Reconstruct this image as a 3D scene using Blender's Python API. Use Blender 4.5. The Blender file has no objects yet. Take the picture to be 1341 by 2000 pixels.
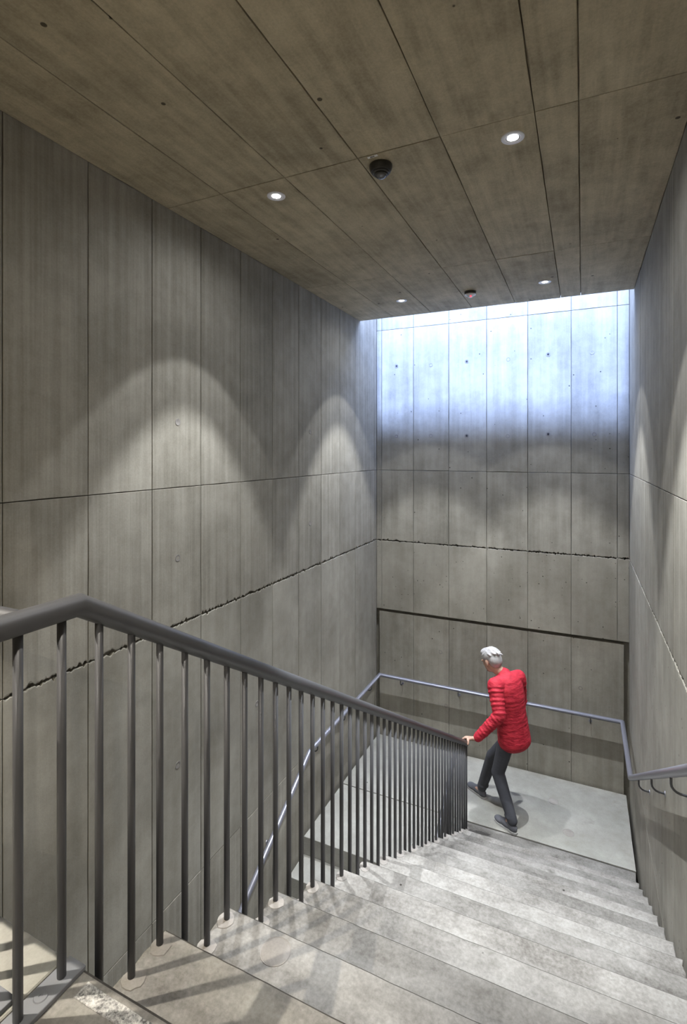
import bpy, bmesh, math, random
from mathutils import Vector, Matrix, Quaternion

random.seed(7)
C = bpy.context.scene.collection
scene = bpy.context.scene

# ------------------------------------------------------------------ key dimensions (metres)
EYE = 1.17                     # eye above the upper floor (z = 0)
XL, XR = -2.48, 0.462          # side walls
YB, YN = 6.361, -3.2           # far wall, wall behind the photographer
ZC = 2.773                     # ceiling
ZL = -2.562                    # intermediate landing
YSL = 5.80                     # edge of ceiling slab (skylight slot beyond)
RISE, RUN = 0.1708, 0.290
Y0 = 0.805                     # first nosing
XS0, XS1 = -1.069, 0.425       # stair flight, left and right edge
XBAL = -1.042                  # baluster line

# ------------------------------------------------------------------ camera
cam_d = bpy.data.cameras.new('camera')
cam = bpy.data.objects.new('camera', cam_d); C.objects.link(cam)
cam_d.sensor_fit = 'HORIZONTAL'; cam_d.sensor_width = 36.0
cam_d.lens = 36.0 * 1001 / 1341
cam_d.shift_y = -118 / 1341
cam_d.clip_start = 0.02
cam.location = (0, 0, EYE)
cam.rotation_euler = (math.radians(90), 0, math.atan(466.5 / 1001))
scene.camera = cam

# ------------------------------------------------------------------ world, daylight, exposure
w = bpy.data.worlds.new('sky'); scene.world = w; w.use_nodes = True
w.node_tree.nodes['Background'].inputs[0].default_value = (0.50, 0.64, 1.0, 1)
w.node_tree.nodes['Background'].inputs[1].default_value = 1.0
sd = bpy.data.lights.new('sun', 'SUN'); sun = bpy.data.objects.new('sun', sd); C.objects.link(sun)
sd.energy = 31.0; sd.angle = math.radians(9); sd.color = (0.39, 0.54, 1.0)
sun.rotation_euler = Vector((0.0, 0.56, -1.24)).to_track_quat('-Z', 'Y').to_euler()
sun.location = (-1, 4, 6)
ad = bpy.data.lights.new('skylight_daylight', 'AREA'); al = bpy.data.objects.new('skylight_daylight', ad); C.objects.link(al)
ad.shape = 'RECTANGLE'; ad.size = 2.85; ad.size_y = 0.62; ad.energy = 62.0; ad.color = (0.42, 0.57, 1.0)
al.location = (-1.01, 5.98, 3.24)
scene.view_settings.view_transform = 'Standard'
scene.view_settings.look = 'None'
scene.view_settings.gamma = 1.0
scene.view_settings.use_curve_mapping = False
scene.view_settings.exposure = 0.35
SPOT_W = 330.0
SPOT_COL = (0.91, 0.955, 1.0)
WARM1 = (1.0, 0.93, 0.80)
WARM0 = (1.0, 0.93, 0.82)

# ------------------------------------------------------------------ helpers
def tag(o, label=None, cat=None, group=None, kind=None):
    if label: o['label'] = label
    if cat: o['category'] = cat
    if group: o['group'] = group
    if kind: o['kind'] = kind
    return o

def link(name, me, mat=None, parent=None, loc=None):
    o = bpy.data.objects.new(name, me); C.objects.link(o)
    if mat is not None and me is not None and not me.materials: me.materials.append(mat)
    if parent: o.parent = parent
    if loc is not None: o.location = loc
    return o

def empty(name, loc=(0, 0, 0)):
    o = bpy.data.objects.new(name, None); C.objects.link(o); o.location = loc; o.empty_display_size = 0.1
    return o

def mesh(name, verts, faces, smooth=False):
    me = bpy.data.meshes.new(name); me.from_pydata([tuple(v) for v in verts], [], faces); me.update()
    if smooth:
        for p in me.polygons: p.use_smooth = True
    return me

def box_mesh(name, x0, x1, y0, y1, z0, z1, bevel=0.0):
    bm = bmesh.new()
    bmesh.ops.create_cube(bm, size=1)
    for v in bm.verts:
        v.co = Vector(((x0 + x1) / 2 + v.co.x * (x1 - x0), (y0 + y1) / 2 + v.co.y * (y1 - y0), (z0 + z1) / 2 + v.co.z * (z1 - z0)))
    if bevel: bmesh.ops.bevel(bm, geom=list(bm.edges), offset=bevel, segments=1, affect='EDGES')
    me = bpy.data.meshes.new(name); bm.to_mesh(me); bm.free(); return me

def tube_mesh(name, pts, r, seg=16, caps=True, smooth=True):
    """mitred tube through points"""
    pts = [Vector(p) for p in pts]; n = len(pts)
    verts, faces = [], []
    up = Vector((0, 0, 1))
    d0 = (pts[1] - pts[0]).normalized()
    if abs(d0.dot(up)) > 0.95: up = Vector((0, 1, 0))
    side = d0.cross(up).normalized(); nor = side.cross(d0).normalized()
    prev = d0
    for i in range(n):
        if i == 0: t = d0; dirn = d0; mit = 1
        elif i == n - 1: dirn = (pts[i] - pts[i - 1]).normalized(); t = dirn
        else:
            a = (pts[i] - pts[i - 1]).normalized(); b = (pts[i + 1] - pts[i]).normalized()
            t = (a + b).normalized(); dirn = a
        # keep frame of incoming segment, project ring onto the mitre plane
        q = prev.rotation_difference(dirn); side = q @ side; nor = q @ nor; prev = dirn
        for k in range(seg):
            ang = 2 * math.pi * k / seg
            p = side * math.cos(ang) * r + nor * math.sin(ang) * r
            if abs(dirn.dot(t)) > 1e-4: p = p - dirn * (p.dot(t) / dirn.dot(t))
            verts.append(pts[i] + p)
        if 0 < i < n - 1:
            b = (pts[i + 1] - pts[i]).normalized()
    for i in range(n - 1):
        for k in range(seg):
            a = i * seg + k; b = i * seg + (k + 1) % seg
            faces.append((a, b, b + seg, a + seg))
    if caps:
        faces.append(tuple(range(seg - 1, -1, -1))); faces.append(tuple(range((n - 1) * seg, n * seg)))
    me = mesh(name, verts, faces)
    for p in me.polygons:
        p.use_smooth = smooth and len(p.vertices) == 4
    return me

def lathe_mesh(name, prof, seg=32, smooth=True):
    """profile (r, z) revolved about z; r == 0 closes"""
    verts, faces, rings = [], [], []
    for r, z in prof:
        if r < 1e-6: rings.append([len(verts)]); verts.append((0, 0, z))
        else:
            rings.append(list(range(len(verts), len(verts) + seg)))
            verts += [(r * math.cos(2 * math.pi * k / seg), r * math.sin(2 * math.pi * k / seg), z) for k in range(seg)]
    for a, b in zip(rings, rings[1:]):
        for k in range(seg):
            k2 = (k + 1) % seg
            if len(a) == 1 and len(b) == 1: continue
            if len(a) == 1: faces.append((a[0], b[k2], b[k]))
            elif len(b) == 1: faces.append((a[k], a[k2], b[0]))
            else: faces.append((a[k], a[k2], b[k2], b[k]))
    me = mesh(name, verts, faces, smooth)
    bm = bmesh.new(); bm.from_mesh(me); bmesh.ops.recalc_face_normals(bm, faces=bm.faces); bm.to_mesh(me); bm.free()
    if smooth:
        try: me.set_sharp_from_angle(angle=math.radians(40))
        except Exception: pass
    return me

# ------------------------------------------------------------------ materials
def new_mat(name):
    m = bpy.data.materials.new(name); m.use_nodes = True
    nt = m.node_tree; return m, nt, nt.nodes['Principled BSDF']

def concrete(name, light, dark, stretch=(9, 9, 0.5), streak=0.5, mottle=0.5, pits=0.5, pit_scale=26, grain=90, rough=0.8, bump=0.25, speck=0.15, rnd=0.07, spots=0.0):
    m, nt, b = new_mat(name); N = nt.nodes; L = nt.links
    geo = N.new('ShaderNodeNewGeometry'); oi = N.new('ShaderNodeObjectInfo')
    comb = N.new('ShaderNodeVectorMath'); comb.operation = 'MULTIPLY_ADD'
    rv = N.new('ShaderNodeCombineXYZ'); L.new(oi.outputs['Random'], rv.inputs[0]); L.new(oi.outputs['Random'], rv.inputs[1]); L.new(oi.outputs['Random'], rv.inputs[2])
    L.new(rv.outputs[0], comb.inputs[0]); comb.inputs[1].default_value = (3.1, 2.3, 1.7); L.new(geo.outputs['Position'], comb.inputs[2])
    def noise(scale, vec, detail=5, rough_=0.6):
        n = N.new('ShaderNodeTexNoise'); n.inputs['Scale'].default_value = scale; n.inputs['Detail'].default_value = detail; n.inputs['Roughness'].default_value = rough_
        L.new(vec, n.inputs['Vector']); return n.outputs['Fac']
    def math_(op, a, b_=None, clamp=False):
        n = N.new('ShaderNodeMath'); n.operation = op; n.use_clamp = clamp
        for i, v in enumerate((a, b_)):
            if v is None: continue
            if isinstance(v, (int, float)): n.inputs[i].default_value = v
            else: L.new(v, n.inputs[i])
        return n.outputs[0]
    def mrange(v, a, b_, c, d):
        n = N.new('ShaderNodeMapRange'); n.clamp = True; n.interpolation_type = 'SMOOTHSTEP'
        L.new(v, n.inputs[0])
        for i, x in enumerate((a, b_, c, d)): n.inputs[1 + i].default_value = x
        return n.outputs[0]
    mp = N.new('ShaderNodeMapping'); mp.inputs['Scale'].default_value = stretch; L.new(comb.outputs[0], mp.inputs[0])
    s = mrange(noise(1.0, mp.outputs[0], 6, 0.65), 0.3, 0.7, 0, 1)
    mo = mrange(noise(1.6, comb.outputs[0], 6, 0.62), 0.28, 0.72, 0, 1)
    mo2 = mrange(noise(7.0, comb.outputs[0], 5, 0.65), 0.3, 0.7, 0, 1)
    gr = noise(grain, geo.outputs['Position'], 3, 0.7)
    f = math_('ADD', math_('MULTIPLY', s, streak), math_('MULTIPLY', mo, mottle))
    f = math_('ADD', f, math_('MULTIPLY', mo2, mottle * 0.6))
    f = math_('DIVIDE', f, streak + mottle * 1.6)
    f = math_('ADD', f, math_('MULTIPLY', math_('SUBTRACT', gr, 0.5), speck * 2.2), True)
    mix = N.new('ShaderNodeMix'); mix.data_type = 'RGBA'; L.new(f, mix.inputs[0])
    mix.inputs[6].default_value = (*dark, 1); mix.inputs[7].default_value = (*light, 1)
    col = mix.outputs[2]
    # every pour differs a little
    r = mrange(oi.outputs['Random'], 0, 1, 1 - rnd, 1 + rnd * 0.6)
    vm = N.new('ShaderNodeVectorMath'); vm.operation = 'SCALE'; L.new(col, vm.inputs[0]); L.new(r, vm.inputs[3]); col = vm.outputs[0]
    height = math_('ADD', math_('MULTIPLY', gr, 0.35), math_('MULTIPLY', s, 0.25))
    if pits > 0:
        v = N.new('ShaderNodeTexVoronoi'); v.inputs['Scale'].default_value = pit_scale; L.new(geo.outputs['Position'], v.inputs['Vector'])
        sep = N.new('ShaderNodeSeparateColor'); L.new(v.outputs['Color'], sep.inputs[0])
        rad = math_('MULTIPLY', mrange(sep.outputs[0], 1 - pits, 1.0, 0.0, 1.0), 0.17)
        dd = math_('SUBTRACT', v.outputs['Distance'], rad)
        hole = mrange(dd, -0.03, 0.015, 1.0, 0.0)
        gate = mrange(rad, 0.0, 0.03, 0, 1)
        hole = math_('MULTIPLY', hole, gate)
        m2 = N.new('ShaderNodeMix'); m2.data_type = 'RGBA'; L.new(math_('MULTIPLY', hole, 0.92), m2.inputs[0]); L.new(col, m2.inputs[6])
        m2.inputs[7].default_value = (dark[0] * 0.25, dark[1] * 0.24, dark[2] * 0.22, 1); col = m2.outputs[2]
        height = math_('SUBTRACT', height, math_('MULTIPLY', hole, 1.5))
    if spots > 0:
        sp = mrange(noise(3.2, comb.outputs[0], 4, 0.7), 0.60, 0.74, 0, spots)
        m3 = N.new('ShaderNodeMix'); m3.data_type = 'RGBA'; L.new(sp, m3.inputs[0]); L.new(col, m3.inputs[6])
        m3.inputs[7].default_value = (dark[0] * 0.5, dark[1] * 0.45, dark[2] * 0.38, 1); col = m3.outputs[2]
    L.new(col, b.inputs['Base Color'])
    b.inputs['Roughness'].default_value = rough
    b.inputs['Specular IOR Level'].default_value = 0.3
    bp = N.new('ShaderNodeBump'); bp.inputs['Strength'].default_value = bump; bp.inputs['Distance'].default_value = 0.006
    L.new(height, bp.inputs['Height']); L.new(bp.outputs[0], b.inputs['Normal'])
    return m

def plain(name, col, rough=0.5, metal=0.0, noise_amt=0.1, scale=40, bump=0.0, stretch=(1, 1, 1)):
    m, nt, b = new_mat(name); N = nt.nodes; L = nt.links
    tc = N.new('ShaderNodeTexCoord'); mp = N.new('ShaderNodeMapping'); mp.inputs['Scale'].default_value = stretch
    n = N.new('ShaderNodeTexNoise'); n.inputs['Scale'].default_value = scale; n.inputs['Detail'].default_value = 4
    L.new(tc.outputs['Object'], mp.inputs[0]); L.new(mp.outputs[0], n.inputs['Vector'])
    mix = N.new('ShaderNodeMix'); mix.data_type = 'RGBA'
    mix.inputs[6].default_value = (*[c * (1 - noise_amt) for c in col], 1); mix.inputs[7].default_value = (*[min(1, c * (1 + noise_amt)) for c in col], 1)
    L.new(n.outputs['Fac'], mix.inputs[0]); L.new(mix.outputs[2], b.inputs['Base Color'])
    b.inputs['Roughness'].default_value = rough; b.inputs['Metallic'].default_value = metal
    if bump:
        bp = N.new('ShaderNodeBump'); bp.inputs['Strength'].default_value = bump; bp.inputs['Distance'].default_value = 0.004
        L.new(n.outputs['Fac'], bp.inputs['Height']); L.new(bp.outputs[0], b.inputs['Normal'])
    return m

def glow(name, col, strength):
    m, nt, b = new_mat(name)
    b.inputs['Base Color'].default_value = (*col, 1)
    b.inputs['Emission Color'].default_value = (*col, 1); b.inputs['Emission Strength'].default_value = strength
    return m

M = {}
M['wall'] = concrete('board_marked_concrete', (0.40, 0.372, 0.315), (0.195, 0.178, 0.142), stretch=(24, 24, 0.5), streak=0.6, mottle=0.5, pits=0.12, pit_scale=18, speck=0.22)
M['wall_pitted'] = concrete('pitted_concrete', (0.40, 0.375, 0.32), (0.23, 0.212, 0.17), stretch=(7, 7, 0.6), streak=0.35, mottle=0.5, pits=0.34, pit_scale=24)
M['back'] = concrete('end_wall_concrete', (0.40, 0.375, 0.32), (0.19, 0.175, 0.142), stretch=(10, 10, 0.5), streak=0.5, mottle=0.5, pits=0.10, pit_scale=22)
M['ceil'] = concrete('ceiling_concrete', (0.62, 0.535, 0.38), (0.26, 0.22, 0.15), stretch=(17, 1.3, 5), streak=0.45, mottle=0.55, pits=0.07, pit_scale=12, spots=0.3, speck=0.3)
M['step'] = concrete('step_concrete', (0.34, 0.325, 0.30), (0.085, 0.076, 0.066), stretch=(2, 9, 9), streak=0.4, mottle=0.6, pits=0.05, pit_scale=18, grain=70, speck=0.38, spots=0.55, rough=0.75, rnd=0.2)
M['arris'] = concrete('dark_step_arris', (0.10, 0.092, 0.08), (0.035, 0.03, 0.025), stretch=(9, 9, 9), streak=0.4, mottle=0.6, pits=0.0, speck=0.4)
M['landing'] = concrete('landing_concrete', (0.38, 0.37, 0.335), (0.22, 0.21, 0.185), stretch=(2, 2, 2), streak=0.3, mottle=0.6, pits=0.03, pit_scale=20, grain=120, speck=0.3, spots=0.3, rough=0.7)
M['grout'] = concrete('grout', (0.33, 0.305, 0.28), (0.18, 0.165, 0.15), stretch=(8, 8, 8), streak=0.3, mottle=0.5, pits=0.0, grain=160, speck=0.3)
M['grit'] = concrete('grit_strip', (0.72, 0.70, 0.67), (0.06, 0.06, 0.06), stretch=(30, 30, 30), streak=0.5, mottle=0.3, pits=0.35, pit_scale=90, grain=160, speck=0.9, bump=0.8, rough=0.5)
M['steel'] = plain('grey_painted_steel', (0.105, 0.105, 0.112), 0.42, 0.35, 0.08, 30, 0.03, (1, 1, 0.1))
M['rail'] = plain('silver_grey_rail_paint', (0.27, 0.27, 0.31), 0.36, 0.5, 0.06, 30, 0.02)
M['plate'] = plain('grey_base_plate_paint', (0.20, 0.205, 0.225), 0.5, 0.2, 0.06, 30, 0.02)
M['black'] = plain('black_plastic', (0.032, 0.030, 0.026), 0.3, 0, 0.1)
M['ring'] = plain('dark_grey_collar', (0.06, 0.058, 0.055), 0.3, 0.2, 0.1)
M['dome'] = plain('dark_glossy_dome', (0.16, 0.16, 0.17), 0.12, 0.6, 0.05)
M['trim'] = plain('white_lamp_trim', (0.85, 0.85, 0.90), 0.4, 0, 0.04)
M['cup'] = plain('lamp_reflector', (0.30, 0.30, 0.33), 0.3, 0.3, 0.04)
M['led'] = glow('lit_lamp_lens', (1.0, 0.98, 0.95), 9.0)
M['red_led'] = glow('red_indicator', (1.0, 0.08, 0.12), 1.2)
M['white'] = plain('white_plastic', (0.85, 0.85, 0.86), 0.45, 0, 0.04)
M['ink'] = plain('black_ink', (0.02, 0.02, 0.02), 0.7, 0, 0.05)
M['hole_dark'] = plain('dark_hole_shade', (0.05, 0.05, 0.055), 0.5, 0.4, 0.05)  # dark colour standing in for the shade inside open tie holes

# ------------------------------------------------------------------ cast panels with ragged joints
def panel(parent, O, U, V, W, u0, u1, v0, v1, mat, gap=0.0022, thick=0.03, jit=(0.0012,) * 4, step=0.16, proud=0.0):
    """slab on the wall plane: origin O, axes U, V in plane, W outward (towards the room). jit: bottom, right, top, left"""
    O, U, V, W = Vector(O), Vector(U), Vector(V), Vector(W)
    u0 += gap; u1 -= gap; v0 += gap; v1 -= gap
    out = []; ins = []
    def run(a, b, inward, j):
        a, b = Vector(a), Vector(b); ln = (b - a).length
        st = step if j < 0.004 else 0.011
        n = max(1, int(ln / st))
        for i in range(n):
            p = a + (b - a) * (i / n)
            k = 0.0 if i == 0 else abs(random.gauss(0, j))
            out.append(p + inward * k); ins.append(p + inward * (k + 0.0016 + (abs(random.gauss(0, j)) * 0.6 if i else 0)) + (b - a).normalized() * (0.0016 if i == 0 else 0))
    I = [Vector((0, 1)), Vector((-1, 0)), Vector((0, -1)), Vector((1, 0))]
    cs = [(u0, v0), (u1, v0), (u1, v1), (u0, v1)]
    for e in range(4): run(cs[e], cs[(e + 1) % 4], I[e], jit[e])
    n = len(out); verts = []
    for p in ins: verts.append(O + U * p.x + V * p.y + W * proud)
    for p in out: verts.append(O + U * p.x + V * p.y + W * (proud - 0.0014))
    for p in out: verts.append(O + U * p.x + V * p.y + W * (proud - thick))
    flip = U.cross(V).dot(W) < 0
    faces = [tuple(range(n))]
    for i in range(n):
        j = (i + 1) % n
        faces.append((n + i, n + j, j, i)); faces.append((2 * n + i, 2 * n + j, n + j, n + i))
    if flip: faces = [tuple(reversed(f)) for f in faces]
    return link('panel', mesh('panel', verts, faces), mat, parent)

def structure(name, me, mat): return tag(link(name, me, mat), kind='structure')

TH = 0.03
YJ = [0.13, 0.59, 1.05, 1.514, 1.976, 2.442, 2.903, 3.373, 3.839, 4.300, 4.768, 5.225, 5.655, 6.288, YB]
Z_LOW = -5.2
# left wall
wl = structure('wall_left', box_mesh('wall_left', XL - 0.3, XL - TH, YN, YB + 0.3, Z_LOW, 3.6), M['wall'])
wr = structure('wall_right', box_mesh('wall_right', XR + TH, XR + 0.3, YN, YB + 0.3, Z_LOW, 3.6), M['wall'])
ROWS = [(-4.6, -1.833, 'wall'), (-1.833, 0.0, 'wall_pitted'), (0.0, 0.927, 'wall'), (0.927, ZC + 0.006, 'wall')]
for (wall, O, U, W) in ((wl, (XL, 0, 0), (0, 1, 0), (1, 0, 0)), (wr, (XR, 0, 0), (0, 1, 0), (-1, 0, 0))):
    cols = [YN] + YJ
    for a, b in zip(cols, cols[1:]):
        for (v0, v1, mt) in ROWS:
            if b < 1.2 and v0 < -2: continue
            if v1 > 2.5 and b > 5.6: v1 = 3.18
            jb = 0.0009; jt = 0.0009
            if v0 == 0.0: jb = 0.010
            if v1 == 0.0: jt = 0.007
            panel(wall, O, U, (0, 0, 1), W, a, b, v0, v1, M[mt], jit=(jb, 0.0010, jt, 0.0010), thick=TH, proud=random.uniform(-0.0012, 0.0006))
# far wall
XJ = [XL, -2.408, -1.972, -1.514, -1.052, -0.582, -0.116, 0.346, XR]
wb = structure('wall_back', box_mesh('wall_back', XL - 0.3, XR + 0.3, YB + TH + 0.05, YB + 0.35, Z_LOW, 3.6), M['back'])
REC = 0.045
for a, b in zip(XJ, XJ[1:]):
    for (v0, v1, mt, pr) in ((-0.906, 0.0, 'wall_pitted', 0.0), (0.0, 0.927, 'back', 0.0), (0.927, 2.77, 'back', 0.0), (2.77, 3.18, 'back', 0.0)):
        jb = 0.009 if v0 == 0 else 0.0010; jt = 0.006 if v1 == 0 else 0.0010
        panel(wb, (0, YB, 0), (1, 0, 0), (0, 0, 1), (0, -1, 0), a, b, v0, v1, M[mt], jit=(jb, 0.0008, jt, 0.0008), thick=0.10, gap=0.0022 if v0 >= 0 else 0.0012, proud=pr + random.uniform(-0.001, 0.0006))
XJ2 = [XL + 0.035, -1.972, -1.514, -1.052, -0.582, -0.116, XR - 0.05]
for a, b in zip(XJ2, XJ2[1:]):
    panel(wb, (0, YB, 0), (1, 0, 0), (0, 0, 1), (0, -1, 0), a, b, -3.4, -0.940, M['back'], jit=(0.001, 0.0008, 0.003, 0.0008), thick=0.05, gap=0.0012, proud=-0.012)
# tie holes of the formwork
tie = lathe_mesh('tie_hole', [(0.024, -0.001), (0.024, 0.0012), (0.020, 0.0016), (0.013, -0.0005), (0.0, -0.0008)], 14)
for i, (x, z) in enumerate([(-2.201, 2.287), (-1.743, 2.268), (-1.292, 2.28), (-0.801, 2.268), (-0.359, 2.293), (0.098, 2.279),
             (-2.201, 1.371), (-1.743, 1.371), (-1.292, 1.365), (-0.807, 1.353), (-0.359, 1.371), (0.119, 1.364),
             (-1.62, -1.36), (-0.80, -1.47), (-0.02, -1.50), (-0.78, -2.08), (-1.55, -2.02)]):
    o = link('tie_hole', tie, M['grout'], wb, (x, YB - 0.0002 if z > -0.9 else YB + 0.0118, z)); o.rotation_euler = (math.radians(90), 0, 0)
    if i in (0, 2, 4, 8, 10):
        h = link('tie_hole_dark', lathe_mesh('hole_disc', [(0.0, 0.0022), (0.011, 0.0018), (0.0125, -0.001)], 12), M['hole_dark'], wb, o.location); h.rotation_euler = (math.radians(90), 0, 0)  # dark disc on the solid panel, painted as the shaded inside of a hole
for (y, z) in ((2.67, 1.37), (2.67, 0.45), (4.53, 1.37), (4.53, 0.45), (2.67, -0.95), (3.6, -0.95)):
    o = link('tie_hole', tie, M['wall_pitted'], wl, (XL + 0.0002, y, z)); o.rotation_euler = (0, math.radians(90), 0)

# wall behind the photographer and foundation
structure('wall_near', box_mesh('wall_near', XL - 0.3, XR + 0.3, YN - 0.3, YN, Z_LOW, 3.3), M['wall'])
structure('floor_lower', box_mesh('floor_lower', XL - 0.3, XR + 0.3, YN, YB + 0.3, Z_LOW - 0.2, Z_LOW), M['landing'])

# ceiling slab: splayed end under the rooflight
cs = [(YN - 0.3, ZC + TH), (YSL, ZC + TH), (YSL - 0.14, 3.12), (YN - 0.3, 3.12)]
cv = [(XL - 0.3, y, z) for y, z in cs] + [(XR + 0.3, y, z) for y, z in cs]
cf = [(0, 3, 2, 1), (4, 5, 6, 7), (0, 1, 5, 4), (1, 2, 6, 5), (2, 3, 7, 6), (3, 0, 4, 7)]
cl = structure('ceiling', mesh('ceiling', cv, cf), M['ceil'])
CX = [XL, -2.043, -1.580, -1.115, -0.657, -0.205, -0.016, XR]
CY = [YN, -1.115, 0.73, 2.575, 4.42, YSL]
for a, b in zip(CX, CX[1:]):
    for c, d in zip(CY, CY[1:]):
        panel(cl, (0, 0, ZC), (1, 0, 0), (0, 1, 0), (0, 0, -1), a, b, c, d, M['ceil'], jit=(0.0012, 0.0016, 0.0012, 0.0016), thick=TH, gap=0.0018, proud=random.uniform(-0.0015, 0.0008))
# rooflight over the slot: kerb frame and glass
wi = tag(link('window_1', None), kind='structure')
ky0, ky1 = YSL - 0.50, YB + 0.08
for (x0, x1, y0, y1) in ((XL - 0.05, XR + 0.05, ky0 - 0.08, ky0), (XL - 0.05, XR + 0.05, ky1, ky1 + 0.08), (XL - 0.05, XL + 0.0, ky0, ky1), (XR - 0.0, XR + 0.05, ky0, ky1)):
    link('window_frame', box_mesh('window_frame', x0, x1, y0, y1, 3.30, 3.40, 0.004), M['plate'], wi)
gm, nt, b = new_mat('rooflight_glass')
tr = nt.nodes.new('ShaderNodeBsdfTransparent'); gl = nt.nodes.new('ShaderNodeBsdfGlossy'); mx = nt.nodes.new('ShaderNodeMixShader')
tr.inputs[0].default_value = (0.93, 0.96, 1, 1); gl.inputs['Roughness'].default_value = 0.02; mx.inputs[0].default_value = 0.06
nt.links.new(tr.outputs[0], mx.inputs[1]); nt.links.new(gl.outputs[0], mx.inputs[2]); nt.links.new(mx.outputs[0], nt.nodes['Material Output'].inputs[0])
for k in range(3):
    xa = XL + k * (XR - XL) / 3; xb = XL + (k + 1) * (XR - XL) / 3
    link('pane', box_mesh('pane', xa + 0.006, xb - 0.006, ky0, ky1, 3.34, 3.352), gm, wi)
structure('trim_1', box_mesh('trim_1', XL - 0.3, XR + 0.3, YSL - 0.56, YSL - 0.51, 3.12, 3.40), M['ceil'])

# ------------------------------------------------------------------ stairs and floors
def slab_mesh(name, x0, x1, y0, y1, z0, z1, jl=0.0, jr=0.0, jf=0.0, nx=8, ny=4, bev=0.003, front=None):
    """block with worn edges: outline in plan with jitter, bevelled top"""
    pts = []
    def run(a, b, n, nrm, j):
        for i in range(n):
            t = i / n; k = abs(random.gauss(0, j)) if j else 0
            pts.append((a[0] + (b[0] - a[0]) * t + nrm[0] * k, a[1] + (b[1] - a[1]) * t + nrm[1] * k))
    run((x0, y0), (x1, y0), 1, (0, 1), 0); run((x1, y0), (x1, y1), ny, (-1, 0), jr)
    run((x1, y1), (x0, y1), nx if jf else 1, (0, -1), jf); run((x0, y1), (x0, y0), ny, (1, 0), jl)
    n = len(pts); cx, cy = (x0 + x1) / 2, (y0 + y1) / 2
    verts = []
    for x, y in pts:
        verts.append((x + (bev if x < cx else -bev), y + (bev if y < cy else -(front or bev)), z1))
    verts += [(x, y, z1 - bev) for x, y in pts] + [(x, y, z0) for x, y in pts]
    faces = [tuple(range(n)), tuple(range(3 * n - 1, 2 * n - 1, -1))]
    for i in range(n):
        j = (i + 1) % n
        faces.append((n + i, n + j, j, i)); faces.append((2 * n + i, 2 * n + j, n + j, n + i))
    me = mesh(name, verts, faces)
    if front:                                       # bevel faces along the nosing take the darker arris material
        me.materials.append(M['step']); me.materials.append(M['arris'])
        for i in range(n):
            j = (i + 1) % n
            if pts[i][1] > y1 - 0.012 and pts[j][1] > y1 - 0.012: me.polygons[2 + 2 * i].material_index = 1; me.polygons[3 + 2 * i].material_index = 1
    return me

up = tag(empty('stair_flight', (0, 0, 0)), 'concrete stair flight with bright treads going down beside the right wall', 'stairs')
for k in range(1, 16):
    n1 = Y0 + RUN * k if k < 15 else 5.213
    n0 = Y0 + RUN * (k - 1)
    z = -RISE * k
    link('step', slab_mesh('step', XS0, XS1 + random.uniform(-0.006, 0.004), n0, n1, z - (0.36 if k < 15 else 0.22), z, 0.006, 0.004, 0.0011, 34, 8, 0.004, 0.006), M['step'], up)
# filled holes left by the lifting anchors
hole_disc = lathe_mesh('anchor_plug', [(0.0, 0.0012), (0.042, 0.0012), (0.044, 0.0), (0.047, 0.0014), (0.049, -0.004)], 24)
def anchor(parent, x, y, z, s=1.0):
    o = link('anchor_plug', hole_disc, M['grout'], parent, (x, y, z)); o.scale = (s, s, 1); return o
anchor(up, -0.841, 1.318, -2 * RISE)
# upper floor
fl = tag(link('floor', None), kind='structure')
link('slab', slab_mesh('slab', XS0, XR - 0.025, YN, Y0, -0.26, 0.0, 0.002, 0.002, 0.0015, 14, 10, 0.004, 0.007), M['step'], fl)
link('slab', slab_mesh('slab', XL + 0.004, XS0 - 0.014, YN, Y0 + 0.002, -0.26, 0.001, 0.002, 0.002, 0.002, 10, 10), M['landing'], fl)
# intermediate landing
fl2 = tag(link('floor_landing', None), kind='structure')
link('slab', slab_mesh('slab', XL + 0.03, XR - 0.03, 5.228, YB + 0.012 - 0.03, ZL - 0.24, ZL, 0.001, 0.001, 0.001, 10, 6), M['landing'], fl2)
link('slab', slab_mesh('slab', XL + 0.03, XS0 - 0.02, 4.345, 5.216, ZL - 0.24, ZL, 0.001, 0.001, 0.001, 10, 6), M['landing'], fl2)
anchor(fl2, -0.282, 5.903, ZL, 1.1); anchor(fl2, -0.123, 5.476, ZL, 1.1)
low = tag(empty('stair_flight', (0, 0, 0)), 'lower concrete stair flight descending beside the left wall, behind the balusters', 'stairs')
for k in range(1, 15):
    y1 = 4.345 - RUN * (k - 1); z = ZL - RISE * k
    link('step', slab_mesh('step', XL + 0.03, XS0 - 0.03, y1 - RUN, y1, z - 0.36, z, 0.002, 0.003, 0.0, 10, 5), M['landing'], low)
# grit strip let into the top step
gs = tag(link('grip_strip', slab_mesh('grip_strip', -0.988, XR - 0.10, Y0 - 0.054, Y0 - 0.018, -0.004, 0.0022, 0.002, 0.002, 0.002, 24, 4, 0.001), M['grit']),
         'speckled grit anti-slip strip along the edge of the top step', 'grip strip')

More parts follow.
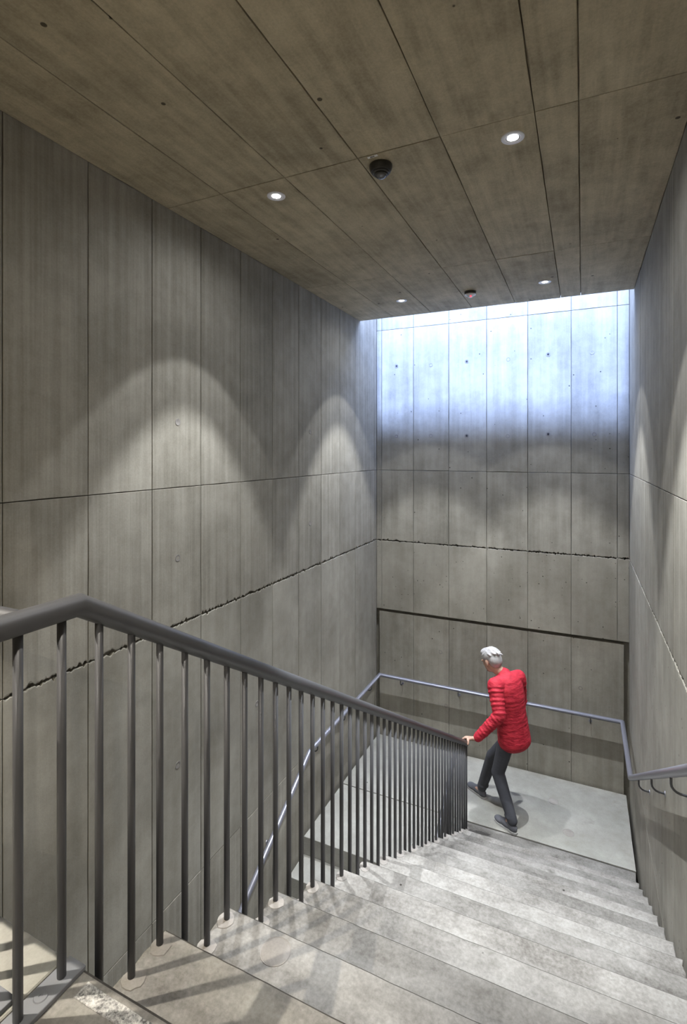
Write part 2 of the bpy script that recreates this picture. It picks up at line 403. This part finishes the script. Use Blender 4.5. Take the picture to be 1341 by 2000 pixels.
# ------------------------------------------------------------------ balustrade
def tread_z(y):
    if y <= Y0: return 0.0
    k = min(15, int((y - Y0) / RUN) + 1)
    return -RISE * k
SL = RISE / RUN
ZR = 0.82                        # rail axis above the upper floor
def rail_z(y): return ZR if y < Y0 else ZR - SL * (y - Y0)
bal = tag(empty('balustrade', (XBAL, Y0, 0)), 'grey steel balustrade with round bars between the upper stair and the void', 'railing')
def bpart(name, me, mat):
    o = link(name, me, mat, bal); o.matrix_parent_inverse = Matrix.Translation((-XBAL, -Y0, 0)); return o
yend = 5.135
bpart('handrail', tube_mesh('handrail', [(XBAL, -2.2, ZR), (XBAL, Y0, ZR), (XBAL, yend, rail_z(yend))], 0.0255, 24), M['steel'])
bar_d = {}
def bar_mesh(h):
    key = round(h, 4)
    if key not in bar_d: bar_d[key] = tube_mesh('baluster', [(0, 0, 0), (0, 0, h)], 0.0096, 12)
    return bar_d[key]
patch = []
for v in range(4):
    vs = []; n = 14
    for k in range(n):
        r = 0.028 + 0.004 * math.sin(2 * math.pi * k / n * 2 + v) + random.uniform(-0.002, 0.003); a = 2 * math.pi * k / n
        vs.append((r * math.cos(a), r * math.sin(a) * 1.15, 0))
    vv = [(x, y, -0.002) for x, y, z in vs] + [(x * 0.93, y * 0.93, 0.0022) for x, y, z in vs] + [(0, 0, 0.003)]
    ff = [(k, (k + 1) % n, n + (k + 1) % n, n + k) for k in range(n)] + [(n + k, n + (k + 1) % n, 2 * n) for k in range(n)]
    patch.append(mesh('grout_patch', vv, ff))
PLATE_T = 0.012
for k in range(-26, 46):
    y = 0.763 + 0.0967 * k
    zb = tread_z(y) + (PLATE_T - 0.002 if k <= 0 else -0.004)
    o = bpart('baluster', bar_mesh(rail_z(y) - 0.012 - zb), M['steel']); o.location = (XBAL, y, zb)
    if k > 0:
        g = bpart('grout_patch', random.choice(patch), M['grout']); g.location = (XBAL + random.uniform(-0.002, 0.01), y - random.uniform(0, 0.008), tread_z(y)); g.rotation_euler = (0, 0, random.uniform(0, 6))
pl = bpart('base_plate', box_mesh('base_plate', XBAL - 0.027, XBAL + 0.027, -2.2, 0.803, 0.0005, PLATE_T, 0.0012), M['plate'])
screw = lathe_mesh('screw', [(0.0, 0.0005), (0.004, 0.0007), (0.0045, 0.002), (0.013, 0.002), (0.0145, 0.0)], 18)
for y in (0.715, 0.42, 0.13):
    s = link('screw', screw, M['plate'], pl, (XBAL, y, PLATE_T))
# guard across the void, square to the stair
YG = 0.667
bpart('handrail', tube_mesh('guard_rail', [(XL + 0.03, YG, ZR), (XBAL - 0.005, YG, ZR)], 0.0255, 20), M['steel'])
gp = bpart('base_plate', box_mesh('base_plate', XL + 0.03, XBAL - 0.05, YG - 0.027, YG + 0.027, 0.0012, PLATE_T, 0.0012), M['plate'])
for k in range(1, 15):
    x = XBAL - 0.0967 * k
    o = bpart('baluster', bar_mesh(ZR - 0.012 - PLATE_T + 0.002), M['steel']); o.location = (x, YG, PLATE_T - 0.002)

# balustrade of the lower flight
lb = tag(empty('balustrade', (-1.135, 4.9, ZL)), 'dark steel balustrade of the lower flight, glimpsed behind the stair bars', 'railing')
XB2 = -1.135
def lpart(name, me, mat):
    o = link(name, me, mat, lb); o.matrix_parent_inverse = Matrix.Translation((1.135, -4.9, -ZL)); return o
def lrail(y): return ZL + 0.74 - SL * (4.95 - y) if y < 4.95 else ZL + 0.74
lpart('handrail', tube_mesh('handrail', [(XB2, 5.06, lrail(5.06)), (XB2, 4.95, lrail(4.95)), (XB2, 1.2, lrail(1.2))], 0.0225, 16), M['steel'])
for k in range(36):
    y = 5.04 - 0.0967 * k
    if y < 1.3: break
    kk = 0 if y > 4.345 else int((4.345 - y) / RUN) + 1
    zb = ZL - RISE * kk - 0.004
    o = lpart('baluster', bar_mesh(lrail(y) - 0.012 - zb), M['steel']); o.location = (XB2, y, zb)

# ------------------------------------------------------------------ wall handrail
wh = tag(empty('wall_handrail', (XL + 0.08, 4.36, -1.75)), 'silver grey tubular handrail on brackets running round the landing walls', 'handrail')
def wpart(name, me, mat):
    o = link(name, me, mat, wh); o.matrix_parent_inverse = Matrix.Translation((-(XL + 0.08), -4.36, 1.75)); return o
HX0, HX1, HY, HZ = XL + 0.075, XR - 0.072, YB - 0.08, -1.75
yb0 = 4.38; yb1 = 5.24
pts = [(HX0, 1.6, HZ - SL * (yb0 - 1.6)), (HX0, yb0, HZ), (HX0, HY, HZ), (HX1, HY, HZ), (HX1, yb1, HZ), (HX1, -0.2, HZ + SL * (yb1 + 0.2))]
# split the right-hand climb where it levels off beside the upper floor
ytop = yb1 - (ZR - 0.0 - HZ) / SL
pts = pts[:-1] + [(HX1, ytop, ZR), (HX1, ytop - 0.5, ZR)]
wpart('rail', tube_mesh('rail', pts, 0.0225, 20), M['rail'])
def bracket(p, wall):                        # p on rail axis; wall: direction to the wall and distance
    d, dist = wall; d = Vector(d); p = Vector(p)
    r = 0.045; q = [p + Vector((0, 0, -0.018)), p + Vector((0, 0, -0.055))]
    for a in (20, 40, 60, 80):
        t = math.radians(a); q.append(p + Vector((0, 0, -0.055 - r * math.sin(t) * 0.9)) + d * (r * (1 - math.cos(t))))
    q.append(p + Vector((0, 0, -0.055 - r * 0.93)) + d * dist)
    b_ = wpart('bracket', tube_mesh('bracket', q, 0.0062, 8), M['steel'])
    rs = lathe_mesh('rosette', [(0.0, 0.003), (0.017, 0.003), (0.018, 0.0)], 16)
    ro = link('rosette', rs, M['rail'], b_, q[-1]); ro.rotation_euler = d.to_track_quat('-Z', 'Y').to_euler()
for x in (-2.12, -1.38, -0.66, 0.08): bracket((x, HY, HZ), ((0, 1, 0), YB + 0.012 - HY))
for y in (6.0, 5.2, 4.55): bracket((HX0, y, HZ), ((-1, 0, 0), HX0 - XL))
for y in (3.75, 2.95, 2.15): bracket((HX0, y, HZ - SL * (yb0 - y)), ((-1, 0, 0), HX0 - XL))
bracket((HX1, 5.45, HZ), ((1, 0, 0), XR - HX1))
for y in (4.51, 3.706, 2.93, 2.13, 1.35): bracket((HX1, y, HZ + SL * (yb1 - y)), ((1, 0, 0), XR - HX1))

# ------------------------------------------------------------------ downlights
trim_me = lathe_mesh('trim', [(0.034, -0.003), (0.036, -0.0045), (0.052, -0.006), (0.057, -0.004), (0.0575, 0.0)], 40)
cup_me = lathe_mesh('reflector', [(0.0345, -0.0038), (0.031, -0.0025), (0.0285, -0.0022)], 32)
lens_me = lathe_mesh('lens', [(0.0, -0.0042), (0.018, -0.0038), (0.029, -0.0022)], 32)
def downlight(x, y, label, k=1.0, wide=0.035, col=SPOT_COL):
    d = tag(empty('downlight', (x, y, ZC)), label, 'ceiling light', 'round downlights in the ceiling')
    link('trim', trim_me, M['trim'], d); link('reflector', cup_me, M['cup'], d); link('lens', lens_me, M['led'], d)
    for (size, blend, p) in ((62, 0.28, 0.75), (40, 1.0, 0.95), (77, 0.12, 0.13), (170, 0.6, wide)):
        s = bpy.data.lights.new('lamp', 'SPOT'); s.energy = SPOT_W * p * k; s.color = col
        s.spot_size = math.radians(size); s.spot_blend = blend; s.shadow_soft_size = 0.010
        o = bpy.data.objects.new('lamp', s); C.objects.link(o); o.parent = d; o.location = (0, 0, -0.012)
downlight(-1.740, 2.735, 'lit round downlight on the left of the ceiling, before the black camera')
downlight(-0.322, 2.735, 'largest lit round downlight, right of the black ceiling camera', 1.6)
downlight(-1.740, 5.19, 'small lit round downlight near the daylit slot, left of the detector')
downlight(-0.322, 5.19, 'small lit round downlight near the daylit slot, right of the detector')
downlight(-1.740, 0.28, 'lit round downlight above the left part of the upper floor', 0.95, 0.035, WARM1)
downlight(-0.322, -2.10, 'lit round downlight in the ceiling behind the photographer, on the right', 0.4, 1.0, WARM0)
downlight(-0.322, 0.28, 'lit round downlight above the right part of the upper floor', 0.25, 0.035, WARM1)

# ------------------------------------------------------------------ dome camera, label, detector
dc = tag(empty('dome_camera', (-1.024, 2.692, ZC)), 'black surveillance dome camera fixed to the concrete ceiling', 'security camera')
link('housing', lathe_mesh('housing', [(0.0, 0.0), (0.0635, 0.0), (0.0650, -0.004), (0.0645, -0.014), (0.0575, -0.034), (0.0535, -0.039), (0.0505, -0.0395), (0.0, -0.037)], 40), M['black'], dc)
link('collar', lathe_mesh('collar', [(0.0480, -0.036), (0.0480, -0.045), (0.0445, -0.0485), (0.0405, -0.0485), (0.0, -0.047)], 40), M['ring'], dc)
link('inner_ring', lathe_mesh('inner_ring', [(0.0380, -0.046), (0.0380, -0.055), (0.0345, -0.058), (0.0, -0.057)], 36), M['black'], dc)
link('lens_ball', lathe_mesh('lens_ball', [(0.0, -0.073)] + [(0.0315 * math.sin(t * math.pi / 18), -0.055 - 0.018 * math.cos(t * math.pi / 18)) for t in range(1, 10)] + [(0.0, -0.055)], 32), M['dome'], dc)
lab = tag(link('equipment_label', box_mesh('equipment_label', -0.030, 0.030, -0.008, 0.008, -0.0016, 0.0), M['white'], None, (-1.033, 2.590, ZC)), 'tiny white sticker with dark characters beside the ceiling camera', 'label')
lab.rotation_euler = (0, 0, math.radians(-4))
for x, wv in ((-0.011, 0.004), (-0.002, 0.0045), (0.0075, 0.0032)):
    bm = bmesh.new()
    for (x0, x1, y0, y1) in ((-wv, -wv * 0.3, -0.005, 0.005), (wv * 0.2, wv, -0.005, 0.001), (-wv, wv, -0.0012, 0.0012), (-wv * 0.4, wv * 0.9, 0.0032, 0.005)):
        r_ = bmesh.ops.create_cube(bm, size=1)
        for v in r_['verts']: v.co = Vector(((x0 + x1) / 2 + v.co.x * (x1 - x0), (y0 + y1) / 2 + v.co.y * (y1 - y0), -0.0017 + v.co.z * 0.0005))
    me = bpy.data.meshes.new('printed_character'); bm.to_mesh(me); bm.free()
    link('printed_character', me, M['ink'], lab, (x, 0, 0))
sm = tag(empty('smoke_detector', (-1.020, 5.198, ZC)), 'small smoke detector with black base and glowing red indicator', 'detector')
link('base', lathe_mesh('base', [(0.0, 0.0), (0.058, 0.0), (0.058, -0.026), (0.0, -0.026)], 32), M['black'], sm)
link('cover', lathe_mesh('cover', [(0.0, -0.025), (0.056, -0.026), (0.054, -0.034), (0.030, -0.044), (0.020, -0.056), (0.0, -0.058)], 32), M['white'], sm)
led = link('indicator', lathe_mesh('indicator', [(0.0, -0.014), (0.007, -0.012), (0.0095, -0.004), (0.0095, 0.012), (0.0, 0.013)], 14), M['red_led'], sm, (0.008, -0.020, -0.046))

# ------------------------------------------------------------------ person
def capsules_to_mesh(name, prims, voxel, smooth=6, fac=0.5):
    """prims: ('c', a, b, ra, rb) tapered capsule | ('e', centre, (rx,ry,rz), rotation matrix) ellipsoid -> one remeshed surface"""
    V_, F_ = [], []
    def ball(mat, nu, nv):
        b0 = len(V_); V_.append(mat @ Vector((0, 0, 1)))
        for i in range(1, nv):
            t = math.pi * i / nv
            for k in range(nu):
                a_ = 2 * math.pi * k / nu; V_.append(mat @ Vector((math.sin(t) * math.cos(a_), math.sin(t) * math.sin(a_), math.cos(t))))
        V_.append(mat @ Vector((0, 0, -1))); e = len(V_) - 1
        for k in range(nu):
            k2 = (k + 1) % nu
            F_.append((b0, b0 + 1 + k, b0 + 1 + k2)); F_.append((e, e - nu + k2, e - nu + k))
            for i in range(nv - 2):
                r0 = b0 + 1 + i * nu; F_.append((r0 + k, r0 + nu + k, r0 + nu + k2, r0 + k2))
    for p in prims:
        if p[0] == 'e': ball(Matrix.Translation(p[1]) @ p[3].to_4x4() @ Matrix.Diagonal((*p[2], 1)), 18, 12)
        else:
            a, b_, ra, rb = Vector(p[1]), Vector(p[2]), p[3], p[4]
            n = max(2, int((b_ - a).length / (min(ra, rb) * 0.5)) + 1)
            for i in range(n + 1):
                t = i / n; r = ra + (rb - ra) * t
                ball(Matrix.Translation(a.lerp(b_, t)) @ Matrix.Diagonal((r, r, r, 1)), 12, 8)
    me = mesh(name + '_src', V_, F_)
    o = bpy.data.objects.new(name + '_src', me); C.objects.link(o)
    m = o.modifiers.new('r', 'REMESH'); m.mode = 'VOXEL'; m.voxel_size = voxel; m.use_smooth_shade = True
    if smooth:
        s = o.modifiers.new('s', 'SMOOTH'); s.iterations = smooth; s.factor = fac
    dg = bpy.context.evaluated_depsgraph_get()
    out = bpy.data.meshes.new_from_object(o.evaluated_get(dg)); out.name = name
    bpy.data.objects.remove(o, do_unlink=True)
    for p in out.polygons: p.use_smooth = True
    return out

def build_person():
    f = Vector((-0.838, 0.546, 0)).normalized(); l = Vector((-f.y, f.x, 0)); up_ = Vector((0, 0, 1))   # forward, left, up
    Rm = Matrix((f, l, up_)).transposed()                         # local (forward, left, up) -> world
    def Rt(pitch):                                                 # lean forward
        return Rm @ Matrix.Rotation(math.radians(pitch), 3, 'Y')
    V3 = Vector
    pel = V3((-0.625, 5.42, -1.66))
    hipL = pel + l * 0.085; hipR = pel - l * 0.085
    kneeL = V3((-0.775, 5.36, -2.075)); ankL = V3((-0.625, 5.262, -2.470))
    ankR = V3((-0.985, 5.66, -2.475)); kneeR = V3((-0.865, 5.60, -2.065))
    chest = V3((-0.700, 5.455, -1.235)); neck0 = chest + f * 0.035 + up_ * 0.10
    shL = chest + l * 0.175 + up_ * 0.055; shR = chest - l * 0.175 + up_ * 0.055
    grip = V3((XBAL, 5.085, rail_z(5.085)))
    elbL = V3((-0.735, 5.185, -1.415)); wrL = grip + V3((0.095, 0.035, 0.045))
    elbR = shR + f * 0.02 - l * 0.06 + up_ * -0.28; wrR = elbR + f * 0.17 + up_ * -0.16 + l * 0.02
    head = V3((-0.865, 5.505, -1.01))
    hR = Rt(22)
    def H(x, y, z): return head + hR @ V3((x, y, z))              # head-local: x forward, y left, z up
    # ---- body: one continuous surface
    P = []
    P += [('e', H(-0.012, 0, 0.028), (0.098, 0.077, 0.090), hR), ('e', H(0.022, 0, -0.040), (0.070, 0.060, 0.075), hR), ('e', H(0.050, 0, -0.082), (0.036, 0.036, 0.030), hR)]
    P += [('c', H(0.086, 0, 0.008), H(0.108, 0, -0.030), 0.011, 0.015), ('e', H(0.088, 0, -0.062), (0.012, 0.024, 0.006), hR), ('e', H(0.086, 0, -0.074), (0.011, 0.020, 0.006), hR)]
    P += [('e', H(0.080, 0.030, 0.014), (0.016, 0.030, 0.008), hR), ('e', H(0.080, -0.030, 0.014), (0.016, 0.030, 0.008), hR)]      # brow
    P += [('e', H(0.076, s * 0.031, -0.006), (0.013, 0.014, 0.012), hR) for s in (1, -1)]                                             # eyeballs
    P += [('e', H(-0.010, s * 0.080, -0.012), (0.020, 0.009, 0.032), hR) for s in (1, -1)]                                            # ears
    P += [('c', H(-0.02, 0, -0.06), neck0, 0.054, 0.060)]
    P += [('c', neck0, chest, 0.06, 0.09), ('c', chest, pel, 0.10, 0.11), ('c', shL, shR, 0.05, 0.05)]
    P += [('c', shL, elbL, 0.045, 0.036), ('c', elbL, wrL, 0.036, 0.026), ('c', shR, elbR, 0.045, 0.036), ('c', elbR, wrR, 0.036, 0.026)]
    P += [('c', hipL, kneeL, 0.075, 0.05), ('c', kneeL, ankL, 0.05, 0.036), ('c', hipR, kneeR, 0.075, 0.05), ('c', kneeR, ankR, 0.05, 0.036), ('c', hipL, hipR, 0.08, 0.08)]
    P += [('c', ankL, ankL + f * 0.10 - up_ * 0.05, 0.034, 0.028), ('c', ankR, ankR + f * 0.10 - up_ * 0.05, 0.034, 0.028)]
    # left hand laid over the rail end, fingers closing round the far side
    rd = V3((0, 1, -SL)).normalized()                              # rail direction (downwards)
    rn = V3((0, SL, 1)).normalized()                               # rail upper normal
    rx = V3((1, 0, 0))
    def G(ang, along, r):                                          # point round the rail: 0 deg = top, + towards -x
        a = math.radians(ang); return grip + rd * along + (rn * math.cos(a) - rx * math.sin(a)) * r
    knk = [G(12, a, 0.043) for a in (-0.036, -0.013, 0.010, 0.031)]
    wrist = wrL
    for kx in knk: P.append(('c', wrist, kx, 0.020, 0.0125))
    P.append(('c', wrist, G(0, -0.002, 0.045), 0.022, 0.019))
    for j, a in enumerate((-0.038, -0.013, 0.012, 0.034)):
        ln = (0.92, 1.0, 0.95, 0.78)[j]
        chain = [knk[j], G(12 + 50 * ln, a, 0.0385), G(12 + 92 * ln, a, 0.0365), G(12 + 128 * ln, a + 0.002, 0.0350)]
        for (p, q), (r0, r1) in zip(zip(chain, chain[1:]), ((0.0105, 0.0098), (0.0098, 0.0088), (0.0088, 0.0078))): P.append(('c', p, q, r0, r1))
    th = [wrist.lerp(G(0, -0.05, 0.04), 0.45), G(-40, -0.058, 0.041), G(-75, -0.066, 0.037), G(-105, -0.068, 0.0355)]
    for (p, q), (r0, r1) in zip(zip(th, th[1:]), ((0.016, 0.013), (0.013, 0.011), (0.011, 0.009))): P.append(('c', p, q, r0, r1))
    # right hand hanging relaxed, slightly curled
    fw = (wrR - elbR).normalized(); sd_ = l.copy(); dn = fw.cross(sd_).normalized()
    palm = wrR + fw * 0.075
    for j, o_ in enumerate((0.030, 0.010, -0.010, -0.028)):
        k0 = wrR + fw * (0.088 - 0.004 * j) - dn * 0.0 + f.cross(up_) * 0 + V3(up_) * (o_ * 0.6) + f * (o_ * 0.6)
        P.append(('c', wrR, k0, 0.018, 0.0125)); ln = (0.9, 1.0, 0.94, 0.76)[j]
        k1 = k0 + (fw * 0.8 + l * 0.45) * 0.040 * ln; k2 = k1 + (fw * 0.45 + l * 0.8) * 0.028 * ln; k3 = k2 + (fw * 0.1 + l * 0.9) * 0.022 * ln
        for (p, q, r0, r1) in ((k0, k1, 0.0105, 0.0095), (k1, k2, 0.0095, 0.0088), (k2, k3, 0.0088, 0.0078)): P.append(('c', p, q, r0, r1))
    t0 = wrR + fw * 0.03 + up_ * 0.016 + f * 0.012; t1 = t0 + (fw * 0.6 + f * 0.4 + up_ * 0.3 + l * 0.3).normalized() * 0.042; t2 = t1 + (fw * 0.9 + l * 0.4).normalized() * 0.03
    P += [('c', t0, t1, 0.015, 0.0115), ('c', t1, t2, 0.0115, 0.009)]
    skin = plain('skin', (0.50, 0.30, 0.22), 0.5, 0, 0.08, 60, 0.02)
    body = link('person', capsules_to_mesh('person', P, 0.0055, 3, 0.4), skin)
    tag(body, 'person in red jacket with pale hair, stepping past with one hand on the rail end', 'person')
    # ---- jacket
    J = []
    torso = [(-0.03, 0.188, 0.142, -0.02), (0.0, 0.188, 0.142, -0.02), (0.12, 0.180, 0.137, 0.0), (0.26, 0.172, 0.134, 0.0), (0.40, 0.185, 0.138, 0.008), (0.50, 0.180, 0.128, 0.008), (0.56, 0.150, 0.108, 0.012)]
    ax = (chest + up_ * 0.06) - (pel - up_ * 0.06)
    base = pel - up_ * 0.06; lean = Rt(10)
    for i in range(len(torso) - 1):
        for t in (0, 0.25, 0.5, 0.75):
            h = torso[i][0] + (torso[i + 1][0] - torso[i][0]) * t; ry = torso[i][1] + (torso[i + 1][1] - torso[i][1]) * t; rx_ = torso[i][2] + (torso[i + 1][2] - torso[i][2]) * t
            J.append(('e', base + ax * (h / 0.56), (rx_, ry, 0.10), lean))
    J.append(('e', base + ax, (0.105, 0.150, 0.06), lean))
    J.append(('c', chest + up_ * 0.09, neck0 + f * 0.01 + up_ * 0.015, 0.075, 0.066))
    J.append(('e', neck0 + f * 0.015 + up_ * 0.03, (0.074, 0.072, 0.040), Rt(20)))          # collar
    def sleeve(a, b_, c, ra, rb, rc, n1=7, n2=9):
        for s, e, r0, r1, n in ((a, b_, ra, rb, n1), (b_, c, rb, rc, n2)):
            for i in range(n):                                     # rolls of fabric
                t = (i + 0.5) / n; p = s.lerp(e, t); d_ = (e - s).normalized(); r = (r0 + (r1 - r0) * t) * (1.02 + 0.035 * math.sin(i * 2.3))
                J.append(('e', p, (r, r, (e - s).length / n * 0.72), d_.to_track_quat('Z', 'Y').to_matrix()))
            J.append(('c', s, e, r0 * 0.93, r1 * 0.93))
    cuffL = elbL.lerp(wrL, 0.93); cuffR = elbR.lerp(wrR, 0.95)
    sleeve(shL, elbL, cuffL, 0.082, 0.066, 0.048); sleeve(shR, elbR, cuffR, 0.082, 0.066, 0.048)
    J.append(('c', shL, chest + up_ * 0.05, 0.078, 0.09)); J.append(('c', shR, chest + up_ * 0.05, 0.078, 0.09))
    jm, nt, b = new_mat('red_jacket_fabric')
    tc = nt.nodes.new('ShaderNodeTexCoord'); n = nt.nodes.new('ShaderNodeTexNoise'); n.inputs['Scale'].default_value = 14; n.inputs['Detail'].default_value = 4
    mp = nt.nodes.new('ShaderNodeMapping'); mp.inputs['Scale'].default_value = (1, 1, 2.6); nt.links.new(tc.outputs['Object'], mp.inputs[0]); nt.links.new(mp.outputs[0], n.inputs['Vector'])
    cr = nt.nodes.new('ShaderNodeValToRGB'); cr.color_ramp.elements[0].position = 0.3; cr.color_ramp.elements[0].color = (0.36, 0.006, 0.022, 1); cr.color_ramp.elements[1].position = 0.7; cr.color_ramp.elements[1].color = (0.62, 0.028, 0.05, 1)
    nt.links.new(n.outputs['Fac'], cr.inputs[0]); nt.links.new(cr.outputs[0], b.inputs['Base Color']); b.inputs['Roughness'].default_value = 0.75
    bp = nt.nodes.new('ShaderNodeBump'); bp.inputs['Strength'].default_value = 0.5; bp.inputs['Distance'].default_value = 0.02; nt.links.new(n.outputs['Fac'], bp.inputs['Height']); nt.links.new(bp.outputs[0], b.inputs['Normal'])
    link('jacket', capsules_to_mesh('jacket', J, 0.008, 5, 0.5), jm, body)
    # ---- trousers
    T = []
    T += [('e', pel - up_ * 0.02, (0.100, 0.135, 0.10), Rt(5)), ('c', hipL, kneeL, 0.088, 0.066), ('c', hipR, kneeR, 0.088, 0.066)]
    T += [('c', kneeL, ankL + up_ * 0.02, 0.068, 0.052), ('c', kneeR, ankR + up_ * 0.02, 0.068, 0.052), ('c', hipL - up_ * 0.02, hipR - up_ * 0.02, 0.092, 0.092)]
    T += [('e', kneeL.lerp(ankL, 0.88) , (0.062, 0.060, 0.022), Rm), ('e', kneeR.lerp(ankR, 0.88), (0.062, 0.060, 0.022), Rm)]
    link('trousers', capsules_to_mesh('trousers', T, 0.009, 4, 0.5), plain('dark_grey_trouser_cloth', (0.055, 0.056, 0.066), 0.85, 0, 0.25, 12, 0.3), body)
    # ---- shoes
    shoe_m = plain('grey_shoe', (0.11, 0.11, 0.125), 0.6, 0, 0.15, 30, 0.1); sole_m = plain('pale_sole', (0.40, 0.39, 0.38), 0.7, 0, 0.1)
    def shoe(ank, toe_dir):
        t = toe_dir.normalized(); zf = ZL
        heel = V3((ank.x, ank.y, 0)) - t * 0.045
        R_ = Matrix((t, up_.cross(t), up_)).transposed()
        def S(x, y, z): return V3((heel.x, heel.y, zf)) + R_ @ V3((x, y, z))
        Q = [('e', S(0.045, 0, 0.045), (0.055, 0.037, 0.042), R_), ('c', S(0.05, 0, 0.055), S(0.055, 0, 0.095), 0.038, 0.042), ('e', S(0.12, 0, 0.040), (0.085, 0.040, 0.036), R_),
             ('e', S(0.195, 0.004, 0.033), (0.062, 0.045, 0.027), R_), ('c', S(0.07, 0, 0.075), S(0.15, 0, 0.045), 0.033, 0.028)]
        so = link('shoe', capsules_to_mesh('shoe', Q, 0.0055, 3, 0.4), shoe_m, body)
        pts = [(-0.010, 0.018), (0.02, 0.036), (0.09, 0.034), (0.15, 0.044), (0.20, 0.049), (0.245, 0.034), (0.262, 0.0), (0.245, -0.032), (0.20, -0.043), (0.15, -0.038), (0.09, -0.033), (0.02, -0.036), (-0.010, -0.018)]
        n = len(pts); vs = [S(x, y, 0.0005) for x, y in pts] + [S(x, y, 0.018) for x, y in pts]
        fs = [tuple(range(n - 1, -1, -1)), tuple(range(n, 2 * n))] + [(i, (i + 1) % n, n + (i + 1) % n, n + i) for i in range(n)]
        link('sole', mesh('sole', vs, fs), sole_m, so)
    shoe(ankL, V3((-0.838, 0.546, 0))); shoe(ankR, V3((-0.80, 0.60, 0)))
    # ---- hair: cap with a ragged edge, swept back
    Hh = [('e', H(-0.018, 0, 0.045), (0.104, 0.084, 0.088), hR), ('e', H(-0.060, 0, 0.005), (0.066, 0.078, 0.085), hR), ('e', H(0.035, 0, 0.088), (0.062, 0.062, 0.040), hR)]
    for k in range(60):
        a = random.uniform(-2.6, 2.6); e = random.uniform(0.1, 1.3)
        n_ = V3((-math.cos(a) * math.cos(e), math.sin(a) * math.cos(e), math.sin(e)))
        p = V3((n_.x * 0.100 - 0.02, n_.y * 0.080, n_.z * 0.084 + 0.045)); q = p + V3((-0.03, 0, -0.02)) + n_ * 0.004
        Hh.append(('c', H(*p), H(*q), 0.010, 0.005))
    me = capsules_to_mesh('hair', Hh, 0.006, 2, 0.4)
    # cut away the face
    bm = bmesh.new(); bm.from_mesh(me); inv = hR.inverted()
    kill = [v for v in bm.verts if (lambda q: (q.x > 0.050 and q.z < 0.062) or (q.x > 0.005 and q.z < 0.012) or q.z < -0.075)(inv @ (v.co - head))]
    bmesh.ops.delete(bm, geom=kill, context='VERTS'); bm.to_mesh(me); bm.free()
    link('hair', me, plain('pale_grey_hair', (0.42, 0.40, 0.39), 0.65, 0, 0.25, 25, 0.4, (1, 1, 4)), body)
    # eyes
    for s in (1, -1):
        e_ = link('eye', lathe_mesh('eye', [(0.0, 0.0128), (0.005, 0.0120), (0.0095, 0.009), (0.011, 0.004)], 14), plain('eye_white', (0.5, 0.48, 0.46), 0.2, 0, 0.05), body, H(0.0785, s * 0.031, -0.006))
        e_.rotation_euler = (hR @ Matrix.Rotation(math.radians(90), 3, 'Y')).to_euler()
        link('iris', lathe_mesh('iris', [(0.0, 0.0136), (0.004, 0.0131), (0.0052, 0.0115)], 12), plain('iris', (0.05, 0.04, 0.03), 0.15, 0, 0.1), e_)
build_person()
